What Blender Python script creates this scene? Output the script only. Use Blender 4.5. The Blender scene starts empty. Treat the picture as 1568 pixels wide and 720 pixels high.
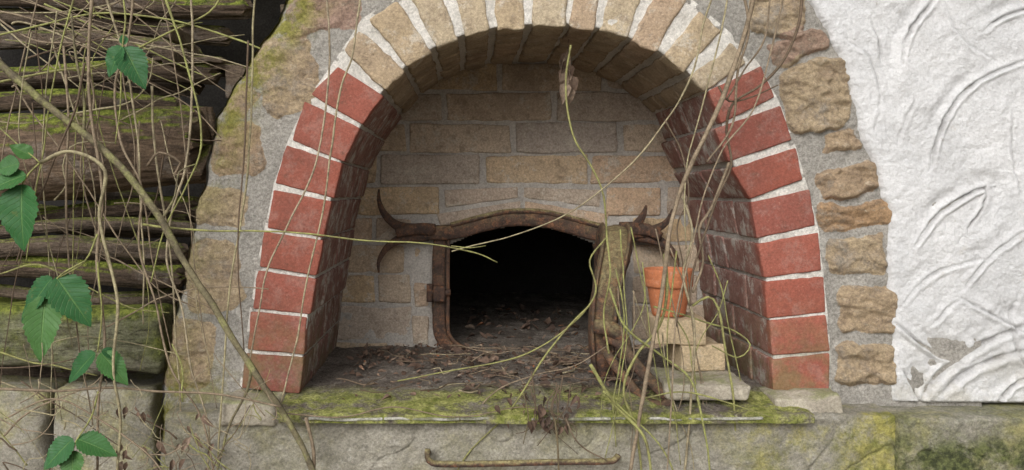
import bpy, math, random
import numpy as np
from mathutils import Vector
random.seed(7); rng=np.random.default_rng(7)
D=1.8; F=1350.0; VX,VY=715.0,295.0; ZC=1.3; DEP=0.51
# survey helper: photo measurement + depth -> metres in the place
def P(px,py,y=0.0):
    k=(D+y)/F
    return np.array([(px-VX)*k, y, ZC+(VY-py)*k])
# ---------------------------------------------------------------- noise
def _h(i,j,k,s):
    v=np.sin(i*127.1+j*311.7+k*74.7+s*19.19)*43758.5453
    return v-np.floor(v)
def vn(x,y,z,s=0):
    xi,yi,zi=np.floor(x),np.floor(y),np.floor(z)
    a,b,c=x-xi,y-yi,z-zi
    a=a*a*(3-2*a);b=b*b*(3-2*b);c=c*c*(3-2*c)
    r=0
    for i in (0,1):
        for j in (0,1):
            for k in (0,1):
                r=r+_h(xi+i,yi+j,zi+k,s)*(a if i else 1-a)*(b if j else 1-b)*(c if k else 1-c)
    return r
def fbm(x,y,z,f,o=4,s=0,g=.5):
    x=np.asarray(x,float);y=np.asarray(y,float)+0*x;z=np.asarray(z,float)+0*x
    t=0;a=1;n=0
    for q in range(o):
        t=t+a*(vn(x*f,y*f,z*f,s+q)*2-1);n+=a;a*=g;f*=2.03
    return t/n
def ss(a,b,x):
    t=np.clip((x-a)/(b-a),0,1);return t*t*(3-2*t)
# ---------------------------------------------------------------- builder
class MB:
    def __init__(s): s.v=[];s.f=[];s.n=0;s.a={'rnd':[],'m1':[],'m2':[]}
    def add(s,v,f,rnd=0.,m1=0.,m2=0.):
        v=np.asarray(v,float).reshape(-1,3);k=len(v)
        s.v.append(v)
        o=s.n
        s.f.extend([tuple(int(i)+o for i in q) for q in f])
        for nme,val in (('rnd',rnd),('m1',m1),('m2',m2)):
            s.a[nme].append(np.broadcast_to(np.asarray(val,float).reshape(-1) if np.ndim(val) else val,(k,)))
        s.n+=k
    def grid(s,X,Y,Z,keep=None,**kw):
        m,n=X.shape
        idx=np.arange(m*n).reshape(m,n)
        q=np.stack([idx[:-1,:-1],idx[:-1,1:],idx[1:,1:],idx[1:,:-1]],-1)
        if keep is not None: q=q[keep]
        s.add(np.stack([X,Y,Z],-1),q.reshape(-1,4).tolist(),**kw)
    def make(s,name,mat,parent=None,smooth=True):
        me=bpy.data.meshes.new(name)
        V=np.concatenate(s.v)
        me.from_pydata(V.tolist(),[],s.f)
        for k,v in s.a.items():
            at=me.attributes.new(k,'FLOAT','POINT');at.data.foreach_set('value',np.concatenate(v).astype(np.float32))
        if smooth: me.polygons.foreach_set('use_smooth',[True]*len(me.polygons))
        me.materials.append(mat);me.update()
        ob=bpy.data.objects.new(name,me);bpy.context.collection.objects.link(ob)
        if parent: ob.parent=parent
        return ob
def empty(name):
    e=bpy.data.objects.new(name,None);bpy.context.collection.objects.link(e);e.empty_display_size=.1;return e
_lat={}
def lattice(nx,ny,nz):
    key=(nx,ny,nz)
    if key in _lat: return _lat[key]
    ids={};pts=[];faces=[]
    def vid(i,j,k):
        t=(i,j,k)
        if t not in ids: ids[t]=len(pts);pts.append(t)
        return ids[t]
    for i in range(nx):
        for j in range(ny):
            for k in (0,nz): faces.append((vid(i,j,k),vid(i+1,j,k),vid(i+1,j+1,k),vid(i,j+1,k))[::(-1 if k==0 else 1)])
    for i in range(nx):
        for k in range(nz):
            for j in (0,ny): faces.append((vid(i,j,k),vid(i+1,j,k),vid(i+1,j,k+1),vid(i,j,k+1))[::(1 if j==0 else -1)])
    for j in range(ny):
        for k in range(nz):
            for i in (0,nx): faces.append((vid(i,j,k),vid(i,j+1,k),vid(i,j+1,k+1),vid(i,j,k+1))[::(-1 if i==0 else 1)])
    _lat[key]=(np.array(pts),faces);return _lat[key]
def block(mb,c8,r=.004,amp=.0012,freq=60,res=.012,rnd=None,m1=0,m2=0,amp2=None):
    """c8: corners [u][v][w] as array shape(2,2,2,3); rounded, roughened masonry unit"""
    c=np.asarray(c8,float)
    L=[np.linalg.norm(c[1,0,0]-c[0,0,0]),np.linalg.norm(c[0,1,0]-c[0,0,0]),np.linalg.norm(c[0,0,1]-c[0,0,0])]
    n=[int(min(22,max(4,round(l/res)+2))) for l in L]
    pts,faces=lattice(*n)
    q=[]
    for a in range(3):
        l=max(L[a],1e-4);rr=min(r,l*.4);m=n[a]
        t=np.concatenate([[0],[rr*.45],np.linspace(rr,l-rr,m-3),[l-rr*.45],[l]])
        q.append(t[pts[:,a]])
    p=np.stack(q,-1);Ls=np.array(L);rr=np.minimum(r,Ls*.4)
    core=np.clip(p,rr,Ls-rr);d=p-core;nn=np.linalg.norm(d,axis=1,keepdims=True)+1e-9
    p=core+d/nn*np.minimum(nn,r)
    u,v,w=(p/Ls).T
    u=u[:,None];v=v[:,None];w=w[:,None]
    R=0
    for i in (0,1):
        for j in (0,1):
            for k in (0,1):
                R=R+c[i,j,k]*(u if i else 1-u)*(v if j else 1-v)*(w if k else 1-w)
    sd=random.random()*50
    off=np.stack([fbm(R[:,0]+sd,R[:,1],R[:,2],freq,3,s) for s in (1,2,3)],-1)*amp
    if amp2: off=off+np.stack([fbm(R[:,0]+sd,R[:,1],R[:,2],14,2,s) for s in (5,6,7)],-1)*amp2
    mb.add(R+off,faces,rnd=random.random() if rnd is None else rnd,m1=m1,m2=m2)
def quadblock(mb,q,y0,y1,**kw):
    """q: 4 xz-world points TL,TR,BR,BL, extruded y0..y1"""
    TL,TR,BR,BL=[np.array([a[0],0,a[2]]) for a in q]
    c=np.zeros((2,2,2,3))
    for w,y in ((0,y0),(1,y1)):
        Y=np.array([0,y,0])
        c[0,w,0]=BL+Y;c[1,w,0]=BR+Y;c[0,w,1]=TL+Y;c[1,w,1]=TR+Y
    block(mb,c,**kw)
def boxblock(mb,x0,x1,y0,y1,z0,z1,rot=0,**kw):
    c=np.zeros((2,2,2,3));cx,cy=(x0+x1)/2,(y0+y1)/2
    for i,x in enumerate((x0,x1)):
        for j,y in enumerate((y0,y1)):
            for k,z in enumerate((z0,z1)):
                dx,dy=x-cx,y-cy
                c[i,j,k]=(cx+dx*math.cos(rot)-dy*math.sin(rot),cy+dx*math.sin(rot)+dy*math.cos(rot),z)
    block(mb,c,**kw)
def catmull(pts,step=.012):
    p=np.array(pts,float);p=np.vstack([2*p[0]-p[1],p,2*p[-1]-p[-2]]);out=[]
    for i in range(1,len(p)-2):
        a,b,c,d=p[i-1],p[i],p[i+1],p[i+2]
        n=max(2,int(np.linalg.norm(c[:3]-b[:3])/step))
        for t in np.linspace(0,1,n,endpoint=False):
            out.append(.5*((2*b)+(-a+c)*t+(2*a-5*b+4*c-d)*t*t+(-a+3*b-3*c+d)*t**3))
    out.append(p[-2]);return np.array(out)
def tube(mb,path,rx,ry=None,sides=7,ref=(0,1,0),sq=1.0,rough=0.,rf=60,cap=True,rnd=None,m1=0,m2=0):
    path=np.asarray(path,float)[:, :3];n=len(path)
    rx=np.broadcast_to(np.asarray(rx,float),(n,)) ; ry=rx if ry is None else np.broadcast_to(np.asarray(ry,float),(n,))
    T=np.gradient(path,axis=0);T/=np.linalg.norm(T,axis=1,keepdims=True)+1e-12
    ref=np.array(ref,float)
    B=ref-(T@ref)[:,None]*T
    bad=np.linalg.norm(B,axis=1)<.15
    if bad.any():
        r2=np.array([.3,.1,1.]);B[bad]=r2-(T[bad]@r2)[:,None]*T[bad]
    B/=np.linalg.norm(B,axis=1,keepdims=True)+1e-12
    N=np.cross(T,B)
    th=np.linspace(0,2*np.pi,sides,endpoint=False)+np.pi/sides
    c=np.sign(np.cos(th))*np.abs(np.cos(th))**sq;s=np.sign(np.sin(th))*np.abs(np.sin(th))**sq
    V=path[:,None]+N[:,None]*(rx[:,None]*c)[...,None]+B[:,None]*(ry[:,None]*s)[...,None]
    if rough:
        nz=fbm(V[...,0],V[...,1],V[...,2],rf,3,9)
        V=V+(V-path[:,None])*(nz*rough)[...,None]
    idx=np.arange(n*sides).reshape(n,sides)
    a=idx[:-1];b=idx[1:]
    f=np.stack([a,np.roll(a,-1,1),np.roll(b,-1,1),b],-1).reshape(-1,4).tolist()
    if cap: f.append(idx[0][::-1].tolist());f.append(idx[-1].tolist())
    mb.add(V,f,rnd=random.random() if rnd is None else rnd,m1=m1,m2=m2)
def leaf(mb,base,tip,width,normal=(0,-1,0),fold=.25,curl=.15,nu=18,nv=6,ser=.09,rnd=None,twist=0):
    base=np.array(base,float);tip=np.array(tip,float);ax=tip-base;L=np.linalg.norm(ax);ax/=L
    nrm=np.array(normal,float);nrm-=nrm@ax*ax;nrm/=np.linalg.norm(nrm)+1e-9;sd=np.cross(ax,nrm)
    u=np.linspace(0,1,nu);v=np.linspace(-1,1,nv+1)
    U,Vv=np.meshgrid(u,v,indexing='ij')
    w=(np.sin(np.pi*U**.72)**.85)*(1-.25*U)*width/2*1.12
    saw=((U*11)%1)
    w=w*(1+ser*(saw-.5)*2*np.abs(Vv)**3)
    ang=twist*U
    lift=np.abs(Vv)*w*fold-curl*L*(U**2)+.05*width*np.sin(U*19+Vv*3)*np.abs(Vv)*.4
    pos=base+ax*(U*L)[...,None]+ (sd[None,None]*np.cos(ang)[...,None]+nrm[None,None]*np.sin(ang)[...,None])*(Vv*w)[...,None]+nrm*lift[...,None]
    mb.grid(pos[...,0],pos[...,1],pos[...,2],rnd=random.random() if rnd is None else rnd,m1=U,m2=Vv)
# ---------------------------------------------------------------- materials
class NM:
    def __init__(s,name,rough=.9,spec=.25):
        s.mat=bpy.data.materials.new(name);s.mat.use_nodes=True;s.nt=s.mat.node_tree
        s.b=s.nt.nodes['Principled BSDF'];s.b.inputs['Roughness'].default_value=rough
        s.b.inputs['Specular IOR Level'].default_value=spec
        s.tc=s.nt.nodes.new('ShaderNodeTexCoord').outputs['Object']
    def new(s,t): return s.nt.nodes.new(t)
    def lk(s,a,b):
        if isinstance(a,(int,float)): b.default_value=a
        elif isinstance(a,tuple): b.default_value=a if len(a)==4 else (*a,1)
        else: s.nt.links.new(a,b)
    def map(s,sc,rot=(0,0,0)):
        n=s.new('ShaderNodeMapping');n.inputs['Scale'].default_value=sc;n.inputs['Rotation'].default_value=rot;s.lk(s.tc,n.inputs['Vector']);return n.outputs[0]
    def noise(s,sc,d=5,r=.6,vec=None,dist=0):
        n=s.new('ShaderNodeTexNoise');n.inputs['Scale'].default_value=sc;n.inputs['Detail'].default_value=d;n.inputs['Roughness'].default_value=r;n.inputs['Distortion'].default_value=dist
        s.lk(vec or s.tc,n.inputs['Vector']);return n.outputs['Fac']
    def vor(s,sc,feat='F1',vec=None):
        n=s.new('ShaderNodeTexVoronoi');n.feature=feat;n.inputs['Scale'].default_value=sc;s.lk(vec or s.tc,n.inputs['Vector']);return n.outputs['Distance']
    def attr(s,a):
        n=s.new('ShaderNodeAttribute');n.attribute_name=a;return n.outputs['Fac']
    def ramp(s,f,st):
        n=s.new('ShaderNodeValToRGB');s.lk(f,n.inputs[0]);e=n.color_ramp.elements
        while len(e)<len(st): e.new(.5)
        for x,(p,c) in zip(e,st): x.position=p;x.color=(*c,1)
        return n.outputs[0]
    def mix(s,f,a,b,mode='MIX'):
        n=s.new('ShaderNodeMixRGB');n.blend_type=mode;s.lk(f,n.inputs[0]);s.lk(a,n.inputs[1]);s.lk(b,n.inputs[2]);return n.outputs[0]
    def m(s,op,a,b=0.,cl=False):
        n=s.new('ShaderNodeMath');n.operation=op;n.use_clamp=cl;s.lk(a,n.inputs[0]);s.lk(b,n.inputs[1]);return n.outputs[0]
    def th(s,f,lo,hi,a=0.,b=1.):
        n=s.new('ShaderNodeMapRange');n.interpolation_type='SMOOTHSTEP';s.lk(f,n.inputs['Value'])
        for k,v in (('From Min',lo),('From Max',hi),('To Min',a),('To Max',b)): n.inputs[k].default_value=v
        return n.outputs['Result']
    def sep(s,src=None):
        n=s.new('ShaderNodeSeparateXYZ');s.lk(src or s.tc,n.inputs[0]);return n.outputs
    def nz(s):
        g=s.new('ShaderNodeNewGeometry');n=s.new('ShaderNodeSeparateXYZ');s.lk(g.outputs['Normal'],n.inputs[0]);return n.outputs[2]
    def done(s,col,h=None,st=.5,dist=.004,grain=.4,gs=190):
        if grain:   # mineral grain / pores
            g=s.noise(gs,4,.85,s.map((1,1,1),(.7,.3,.2)))
            g=s.th(g,.32,.68,1-grain,1+grain*.55)
            n=s.new('ShaderNodeVectorMath');n.operation='SCALE';s.lk(col,n.inputs[0]);s.lk(g,n.inputs['Scale']);col=n.outputs[0]
        s.lk(col,s.b.inputs['Base Color'])
        if h is not None:
            b=s.new('ShaderNodeBump');b.inputs['Strength'].default_value=st;b.inputs['Distance'].default_value=dist
            s.lk(h,b.inputs['Height']);s.lk(b.outputs[0],s.b.inputs['Normal'])
        return s.mat
# red brick
k=NM('red_brick');r=k.attr('rnd')
base=k.ramp(r,[(0,(.29,.088,.060)),(.35,(.34,.108,.074)),(.7,(.30,.10,.073)),(1,(.24,.08,.062))])
base=k.mix(k.th(k.noise(7,6,.65),.35,.75,0,.8),base,(.21,.08,.06))
base=k.mix(k.th(k.noise(180,3,.7),.60,.76,0,.5),base,(.42,.26,.19))
base=k.mix(k.th(k.noise(34,7,.75,k.map((1,1,1),(1,2,0))),.55,.68,0,.55),base,(.13,.07,.05))
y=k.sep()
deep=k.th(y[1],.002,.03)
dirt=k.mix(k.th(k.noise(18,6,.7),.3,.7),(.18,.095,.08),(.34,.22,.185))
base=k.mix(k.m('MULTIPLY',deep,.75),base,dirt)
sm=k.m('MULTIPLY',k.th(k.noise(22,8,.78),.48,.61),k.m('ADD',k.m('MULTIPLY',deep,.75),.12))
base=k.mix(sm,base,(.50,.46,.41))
gr=k.m('MULTIPLY',k.th(y[2],1.12,.90),k.th(k.noise(15,6,.7),.38,.62,0,.7))
base=k.mix(gr,base,(.17,.15,.07))
M_red=k.done(base,k.m('ADD',k.noise(70,6,.7),k.m('MULTIPLY',k.vor(240),-.25)),.6,.003,.25)
def buff(name,cols,deepdirt,soot,green=.3,grey=.55,bl=1.):
    k=NM(name);r=k.attr('rnd')
    b=k.ramp(r,cols)
    b=k.mix(k.th(k.noise(9,6,.7),.4,.7,0,grey),b,(.30,.235,.175))
    b=k.mix(k.th(k.noise(42,7,.75),.52,.64,0,.5*bl),b,(.21,.155,.11))
    b=k.mix(k.th(k.noise(20,8,.78,k.map((1,1,1),(1,1,1))),.52,.63,0,.75*bl),b,(.60,.54,.45))
    b=k.mix(k.th(k.noise(11,6,.7,k.map((1,1,1),(2,1,0))),.57,.7,0,green),b,(.30,.27,.12))
    y=k.sep()
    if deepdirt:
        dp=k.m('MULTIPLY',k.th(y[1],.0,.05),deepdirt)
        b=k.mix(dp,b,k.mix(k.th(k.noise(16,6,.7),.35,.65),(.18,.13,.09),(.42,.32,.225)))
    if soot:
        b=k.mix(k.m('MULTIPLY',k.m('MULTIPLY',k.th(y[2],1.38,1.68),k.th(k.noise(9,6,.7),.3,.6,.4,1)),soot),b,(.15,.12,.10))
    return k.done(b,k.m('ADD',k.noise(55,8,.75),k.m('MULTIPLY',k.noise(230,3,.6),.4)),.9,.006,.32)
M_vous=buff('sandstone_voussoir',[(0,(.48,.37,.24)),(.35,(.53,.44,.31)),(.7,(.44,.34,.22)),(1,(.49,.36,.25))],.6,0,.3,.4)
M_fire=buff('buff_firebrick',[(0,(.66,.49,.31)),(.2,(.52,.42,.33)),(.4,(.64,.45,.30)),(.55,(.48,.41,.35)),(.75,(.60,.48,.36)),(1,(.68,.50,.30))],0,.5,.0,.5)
M_block=buff('pale_firebrick',[(0,(.64,.50,.32)),(1,(.58,.45,.29))],0,0,.1,.25,.5)
def mortar(name,c1,c2,bump=.6,green=0,deep=.6):
    k=NM(name)
    b=k.mix(k.th(k.noise(12,7,.7),.35,.65),c1,c2)
    b=k.mix(k.th(k.noise(60,6,.75),.58,.7,0,.5),b,tuple(x*.45 for x in c1))
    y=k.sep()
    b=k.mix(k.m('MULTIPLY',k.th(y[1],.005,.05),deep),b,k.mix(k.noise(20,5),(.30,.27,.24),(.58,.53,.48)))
    if green: b=k.mix(k.m('MULTIPLY',k.th(y[2],1.05,.9),k.th(k.noise(14,5),.4,.6,0,.6)),b,(.20,.20,.08))
    return k.done(b,k.noise(90,8,.75),bump,.006,.3)
M_joint=mortar('lime_joint_mortar',(.74,.71,.66),(.58,.55,.50),green=1,bump=.8)
M_backm=mortar('sooty_mortar',(.56,.52,.47),(.40,.37,.33),deep=.3)
# facade : mortar + embedded stone
k=NM('mortar_with_fieldstones');m1=k.attr('m1');r=k.attr('rnd');m2=k.attr('m2')
mor=k.mix(k.th(k.noise(8,7,.7),.35,.65),(.47,.44,.395),(.35,.33,.295))
mor=k.mix(k.th(k.noise(120,4,.7),.58,.70,0,.5),mor,(.20,.185,.16))
mor=k.mix(k.th(k.noise(22,7,.75,k.map((1,1,1),(1,0,2))),.55,.65,0,.7),mor,(.58,.55,.50))
st=k.ramp(r,[(0,(.44,.34,.225)),(.3,(.50,.39,.255)),(.6,(.41,.29,.19)),(.8,(.41,.28,.22)),(1,(.46,.30,.17))])
st=k.mix(k.th(k.noise(18,9,.78),.44,.60,0,.65),st,(.28,.20,.14))
st=k.mix(k.th(k.noise(38,9,.8,k.map((1,1,2.5),(.4,1,0))),.54,.64,0,.65),st,(.56,.48,.37))
st=k.mix(k.th(k.noise(9,7,.75),.51,.66,0,.75),st,(.37,.335,.28))
st=k.mix(k.th(k.noise(70,6,.8,k.map((1,1,1),(2,1,0))),.60,.70,0,.7),st,(.13,.095,.07))
edge=k.th(k.m('ADD',m1,k.m('MULTIPLY',k.m('SUBTRACT',k.noise(30,8,.75),.5),1.5)),.40,.62)
b=k.mix(edge,mor,st)
alg=k.m('MULTIPLY',m2,k.th(k.noise(16,7,.75),.40,.60))
b=k.mix(alg,b,k.mix(k.noise(40,4),(.20,.21,.05),(.42,.37,.11)))
M_fac=k.done(b,k.m('ADD',k.noise(50,10,.8),k.m('MULTIPLY',k.noise(260,3,.7),.35)),1.,.009,.38,170)
# white stucco
k=NM('white_stucco');m1=k.attr('m1')
b=k.mix(k.th(k.noise(5,7,.7),.3,.7),(.76,.755,.755),(.64,.64,.645))
b=k.mix(k.m('MULTIPLY',m1,k.th(k.noise(24,6,.75),.35,.6,.35,1.)),b,(.20,.19,.185))  # darker along trowel grooves: relief shade put into the colour
b=k.mix(k.th(k.noise(11,9,.78,k.map((1,1,1),(1,1,0))),.53,.69,0,.55),b,(.47,.465,.46))
b=k.mix(k.th(k.noise(50,7,.8,k.map((1,1,1),(2,1,0))),.62,.70,0,.7),b,(.34,.29,.24))
b=k.mix(k.th(k.noise(3.3,6,.7,k.map((1,1,1),(3,1,0))),.60,.66,0,.45),b,(.52,.45,.36))
z=k.sep()[2]
b=k.mix(k.m('MULTIPLY',k.th(z,1.05,.85),k.th(k.noise(9,6,.7),.4,.6,0,.5)),b,(.45,.41,.31))
M_stuc=k.done(b,k.m('ADD',k.noise(24,10,.78),k.m('MULTIPLY',k.noise(140,5,.7),.5)),.9,.008,.14)
# base concrete
k=NM('mossy_concrete');m2=k.attr('m2');m1=k.attr('m1')
b=k.mix(k.th(k.noise(7,8,.7,k.map((1,1,1.6))),.35,.65),(.43,.40,.335),(.28,.26,.21))
b=k.mix(k.th(k.noise(50,8,.8),.55,.68,0,.6),b,(.15,.14,.11))
b=k.mix(k.th(k.noise(20,7,.75,k.map((1,1,1),(1,1,0))),.55,.67,0,.6),b,(.54,.51,.45))
b=k.mix(k.m('MULTIPLY',k.th(k.noise(6,8,.75,k.map((1,1,1),(3,1,0))),.42,.62),k.m('ADD',m2,.25),True),b,k.mix(k.th(k.noise(30,6,.7),.4,.6),(.21,.21,.06),(.42,.38,.12)))
b=k.mix(k.m('MULTIPLY',m1,k.th(k.noise(12,7,.75),.36,.56)),b,k.mix(k.th(k.noise(60,5,.7),.4,.6),(.045,.055,.02),(.15,.17,.06)))
M_base=k.done(b,k.m('ADD',k.noise(35,10,.78),k.m('MULTIPLY',k.noise(200,3,.7),.3)),1.,.009,.35)
# hearth floor
k=NM('dirty_hearth_slab');y=k.sep()
b=k.mix(k.th(k.noise(10,8,.75),.35,.65),(.32,.28,.24),(.16,.13,.105))
b=k.mix(k.th(k.noise(90,5,.8),.53,.64,0,.8),b,(.07,.05,.038))
b=k.mix(k.th(k.noise(60,5,.8,k.map((1,1,1),(1,2,0))),.59,.65,0,.85),b,(.50,.46,.41))
ms=k.m('MULTIPLY',k.th(y[1],.08,-.04),k.th(k.noise(9,7,.75),.40,.54,0,.95))
b=k.mix(ms,b,k.mix(k.th(k.noise(50,5,.7),.35,.65),(.23,.26,.05),(.52,.52,.17)))
M_floor=k.done(b,k.m('ADD',k.noise(50,9,.8),k.m('MULTIPLY',k.noise(200,4,.7),.5)),1,.009,.5)
# wood
def wood(name,c1,c2,mossamt,fine=1,lo=.1,hi=.7,band=1.):
    k=NM(name);r=k.attr('rnd');v=k.map((1.2,9,9))
    n1=k.noise(5*fine,9,.78,v,.6);n2=k.noise(16*fine,7,.75,k.map((.6,8,8)))
    b=k.mix(k.th(n1,.36,.62),c1,c2)
    b=k.mix(k.m('MULTIPLY',r,.4),b,(.30,.22,.16))
    b=k.mix(k.th(k.noise(11,8,.75,k.map((1,1.6,1.6),(0,0,1))),.50,.64,0,.7),b,(.05,.037,.028))
    b=k.mix(k.th(n2,.54,.64,0,.8*band),b,(.03,.022,.017))
    b=k.mix(k.th(k.noise(14,6,.7),.54,.68,0,.5),b,(.36,.315,.27))
    ms=k.m('MULTIPLY',k.th(k.m('ADD',k.nz(),k.m('MULTIPLY',k.m('SUBTRACT',k.noise(10,7,.75),.5),2.4)),lo,hi),mossamt)
    b=k.mix(ms,b,k.mix(k.th(k.noise(70,5,.7),.35,.65),(.11,.15,.018),(.40,.45,.08)))
    h=k.m('ADD',k.m('MULTIPLY',n1,1.4*band),k.m('MULTIPLY',n2,.6))
    h=k.m('ADD',h,k.m('MULTIPLY',ms,k.noise(160,3,.7)))
    return k.done(b,h,1,.012,.35)
M_log=wood('weathered_mossy_log',(.19,.135,.095),(.075,.053,.038),1.,1.6,.25,.8)
M_big=wood('big_log_bark',(.30,.21,.14),(.13,.09,.062),1.,2.6,.42,.85,.45)
M_stick=wood('grey_firewood',(.26,.20,.15),(.11,.083,.062),.7,1.5,.45,1.0)
M_beam=wood('green_beam',(.32,.32,.21),(.16,.17,.095),.9,1,-.3,.7)
# rusty iron
k=NM('rusty_iron',.75,.35)
b=k.mix(k.th(k.noise(30,7,.75),.35,.65),(.125,.070,.048),(.050,.035,.030))
b=k.mix(k.th(k.noise(70,6,.75),.48,.66,0,.8),b,(.26,.12,.06))
gm=k.m('MULTIPLY',k.attr('m1'),k.th(k.m('ADD',k.nz(),k.m('MULTIPLY',k.m('SUBTRACT',k.noise(25,6,.75),.5),3.)),-.3,.9))
b=k.mix(gm,b,k.mix(k.th(k.noise(90,5,.75),.35,.65),(.17,.13,.06),(.40,.35,.17)))
M_iron=k.done(b,k.noise(90,8,.8),.9,.004,.4)
# terracotta
k=NM('terracotta',.8)
b=k.mix(k.th(k.noise(14,6,.7),.35,.7),(.52,.19,.085),(.42,.145,.07))
b=k.mix(k.th(k.noise(40,7,.75),.54,.66,0,.5),b,(.52,.38,.29))
b=k.mix(k.th(k.noise(18,5,.7,k.map((1,1,1),(1,0,1))),.56,.70,0,.6),b,(.18,.11,.07))
M_terra=k.done(b,k.noise(120,6,.7),.3,.002,.2)
# vines
k=NM('vine_bark',.75);r=k.attr('rnd')
b=k.ramp(r,[(0,(.20,.15,.10)),(.25,(.32,.25,.17)),(.5,(.13,.09,.06)),(.62,(.30,.29,.11)),(.8,(.34,.36,.12)),(1,(.40,.33,.23))])
b=k.mix(k.th(k.noise(60,5,.7),.4,.65,0,.6),b,(.10,.075,.05))
M_vine=k.done(b,k.noise(220,4,.7),.5,.001,.3)
k=NM('mossy_branch_bark',.85)
b=k.mix(k.th(k.noise(40,6,.7),.35,.65),(.22,.19,.11),(.12,.10,.065))
b=k.mix(k.th(k.noise(25,6,.7,k.map((1,1,1),(1,0,1))),.48,.62,0,.7),b,(.28,.28,.11))
M_branch=k.done(b,k.noise(150,5,.7),.8,.002,.4)
# green leaf
k=NM('bramble_leaf',.5,.3);u=k.attr('m1');v=k.attr('m2')
b=k.ramp(k.attr('rnd'),[(0,(.018,.085,.028)),(.6,(.03,.115,.03)),(1,(.06,.15,.035))])
av=k.m('ABSOLUTE',v)
t=k.m('SUBTRACT',k.m('MULTIPLY',u,11.),k.m('MULTIPLY',av,2.6))
fr_=k.m('ABSOLUTE',k.m('SUBTRACT',k.m('FRACT',t),.5))
vein=k.m('MAXIMUM',k.th(fr_,.0,.09,.7,0),k.th(av,.02,.07,1,0))
b=k.mix(k.m('MULTIPLY',vein,.5),b,(.13,.24,.07))
b=k.mix(k.th(k.noise(50,5,.7),.6,.72,0,.5),b,(.15,.15,.04))
M_leaf=k.done(b,k.m('ADD',k.m('MULTIPLY',vein,-1.),k.noise(90,4)),.6,.0018,.15)
# dead leaf
k=NM('dead_leaf',.85,.15)
b=k.ramp(k.attr('rnd'),[(0,(.06,.042,.034)),(.4,(.14,.09,.065)),(.75,(.22,.15,.11)),(.95,(.36,.28,.21)),(1,(.32,.14,.07))])
b=k.mix(k.th(k.noise(120,4),.4,.65,0,.5),b,(.07,.05,.04))
M_dead=k.done(b,k.noise(200,4),.6,.002,.2)
k=NM('soot_brick_and_shade')
M_soot_shade=k.done(k.mix(k.noise(20,6,.7),(.02,.018,.017),(.06,.055,.05)),k.noise(60,7,.75),.8,.006)  # chamber soot; also the painted shade on the wall behind the logs
k=NM('pale_stone')
b=k.mix(k.th(k.noise(14,7,.7),.35,.65),(.50,.45,.36),(.34,.30,.24))
b=k.mix(k.m('MULTIPLY',k.th(k.nz(),.3,.8),k.th(k.noise(16,6,.7),.38,.6,0,.8)),b,(.27,.28,.13))
b=k.mix(k.th(k.noise(70,6,.75),.56,.68,0,.5),b,(.17,.14,.11))
M_pale=k.done(b,k.noise(60,8,.75),.9,.006,.3)
k=NM('slate_edge',.7)
M_strip=k.done(k.mix(k.th(k.noise(25,7,.75),.40,.60),(.44,.43,.38),(.17,.17,.10)),k.noise(60,6),.6,.003)
k=NM('pale_bounce_ground')
M_ground=k.done(k.mix(k.th(k.noise(3,9,.7),.4,.6),(.36,.31,.25),(.24,.21,.15)),k.noise(20,9,.75),1,.03)  # unseen ground, made pale to bounce light up into the niche

# ---------------------------------------------------------------- arch data (photo survey at wall face)
LB=[[(519,103),(587,146),(556,191),(478,143)],[(468,158),(552,197),(527,247),(447,213)],[(440,225),(525,252),(513,303),(424,280)],
[(420,290),(510,308),(497,362),(412,346)],[(405,357),(495,370),(487,420),(398,407)],[(394,415),(485,427),(476,482),(388,470)],
[(384,478),(472,488),(468,541),(380,533)],[(378,541),(465,549),(460,600),(371,592)]]
RB=[[(1083,143),(1165,102),(1187,150),(1103,188)],[(1095,200),(1195,163),(1212,214),(1117,247)],[(1120,260),(1219,227),(1229,275),(1145,304)],
[(1147,312),(1237,291),(1246,344),(1157,364)],[(1159,374),(1251,356),(1257,411),(1169,424)],[(1170,433),(1260,423),(1262,476),(1174,484)],
[(1175,492),(1263,484),(1268,535),(1179,541)],[(1180,550),(1268,543),(1269,597),(1182,602)]]
JI=[(588,143),(625,103),(664,77),(708,58),(757,46),(813,41),(868,41),(915,47),(960,60),(1008,82),(1050,113),(1082,143)]
JO=[(520,88),(556,32),(612,-5),(673,-38),(740,-60),(808,-72),(872,-72),(935,-58),(1000,-35),(1062,5),(1115,52),(1158,98)]
INN=[(460,602),(468,545),(475,485),(487,424),(495,366),(511,305),(526,249),(556,194)]+JI+[(1102,193),(1120,252),(1147,307),(1158,369),(1170,429),(1174,487),(1180,545),(1181,604)]
OUT=[(370,594),(378,538),(386,475),(396,411),(408,352),(422,285),(443,219),(474,152)]+JO+[(1190,157),(1214,222),(1232,284),(1249,351),(1258,419),(1263,481),(1268,539),(1269,600)]
INNa=np.array(INN,float);OUTa=np.array(OUT,float)
oven=empty('arched_brick_oven')
def segs(i):
    return [(-.0065,.118),(.128,.36),(.37,.504)] if i%2 else [(-.0065,.235),(.245,.365),(.375,.504)]
mb=MB()
for side in (LB,RB):
    for i,q in enumerate(side):
        W=[P(*a) for a in q]
        W=[w+np.array([random.uniform(-.002,.002),0,random.uniform(-.0015,.0015)]) for w in W]
        e0=(W[0]-W[3])*.022;e1=(W[1]-W[2])*.022
        W=[W[0]+e0,W[1]+e1,W[2]-e1,W[3]-e0]
        for (a,b_) in segs(i):
            j=[w+np.array([random.uniform(-.0014,.0014),0,random.uniform(-.0014,.0014)]) for w in W]
            quadblock(mb,j,a+random.uniform(-.0015,.001),b_,r=.0035,amp=.002,freq=80)
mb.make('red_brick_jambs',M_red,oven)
mb=MB()
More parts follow.
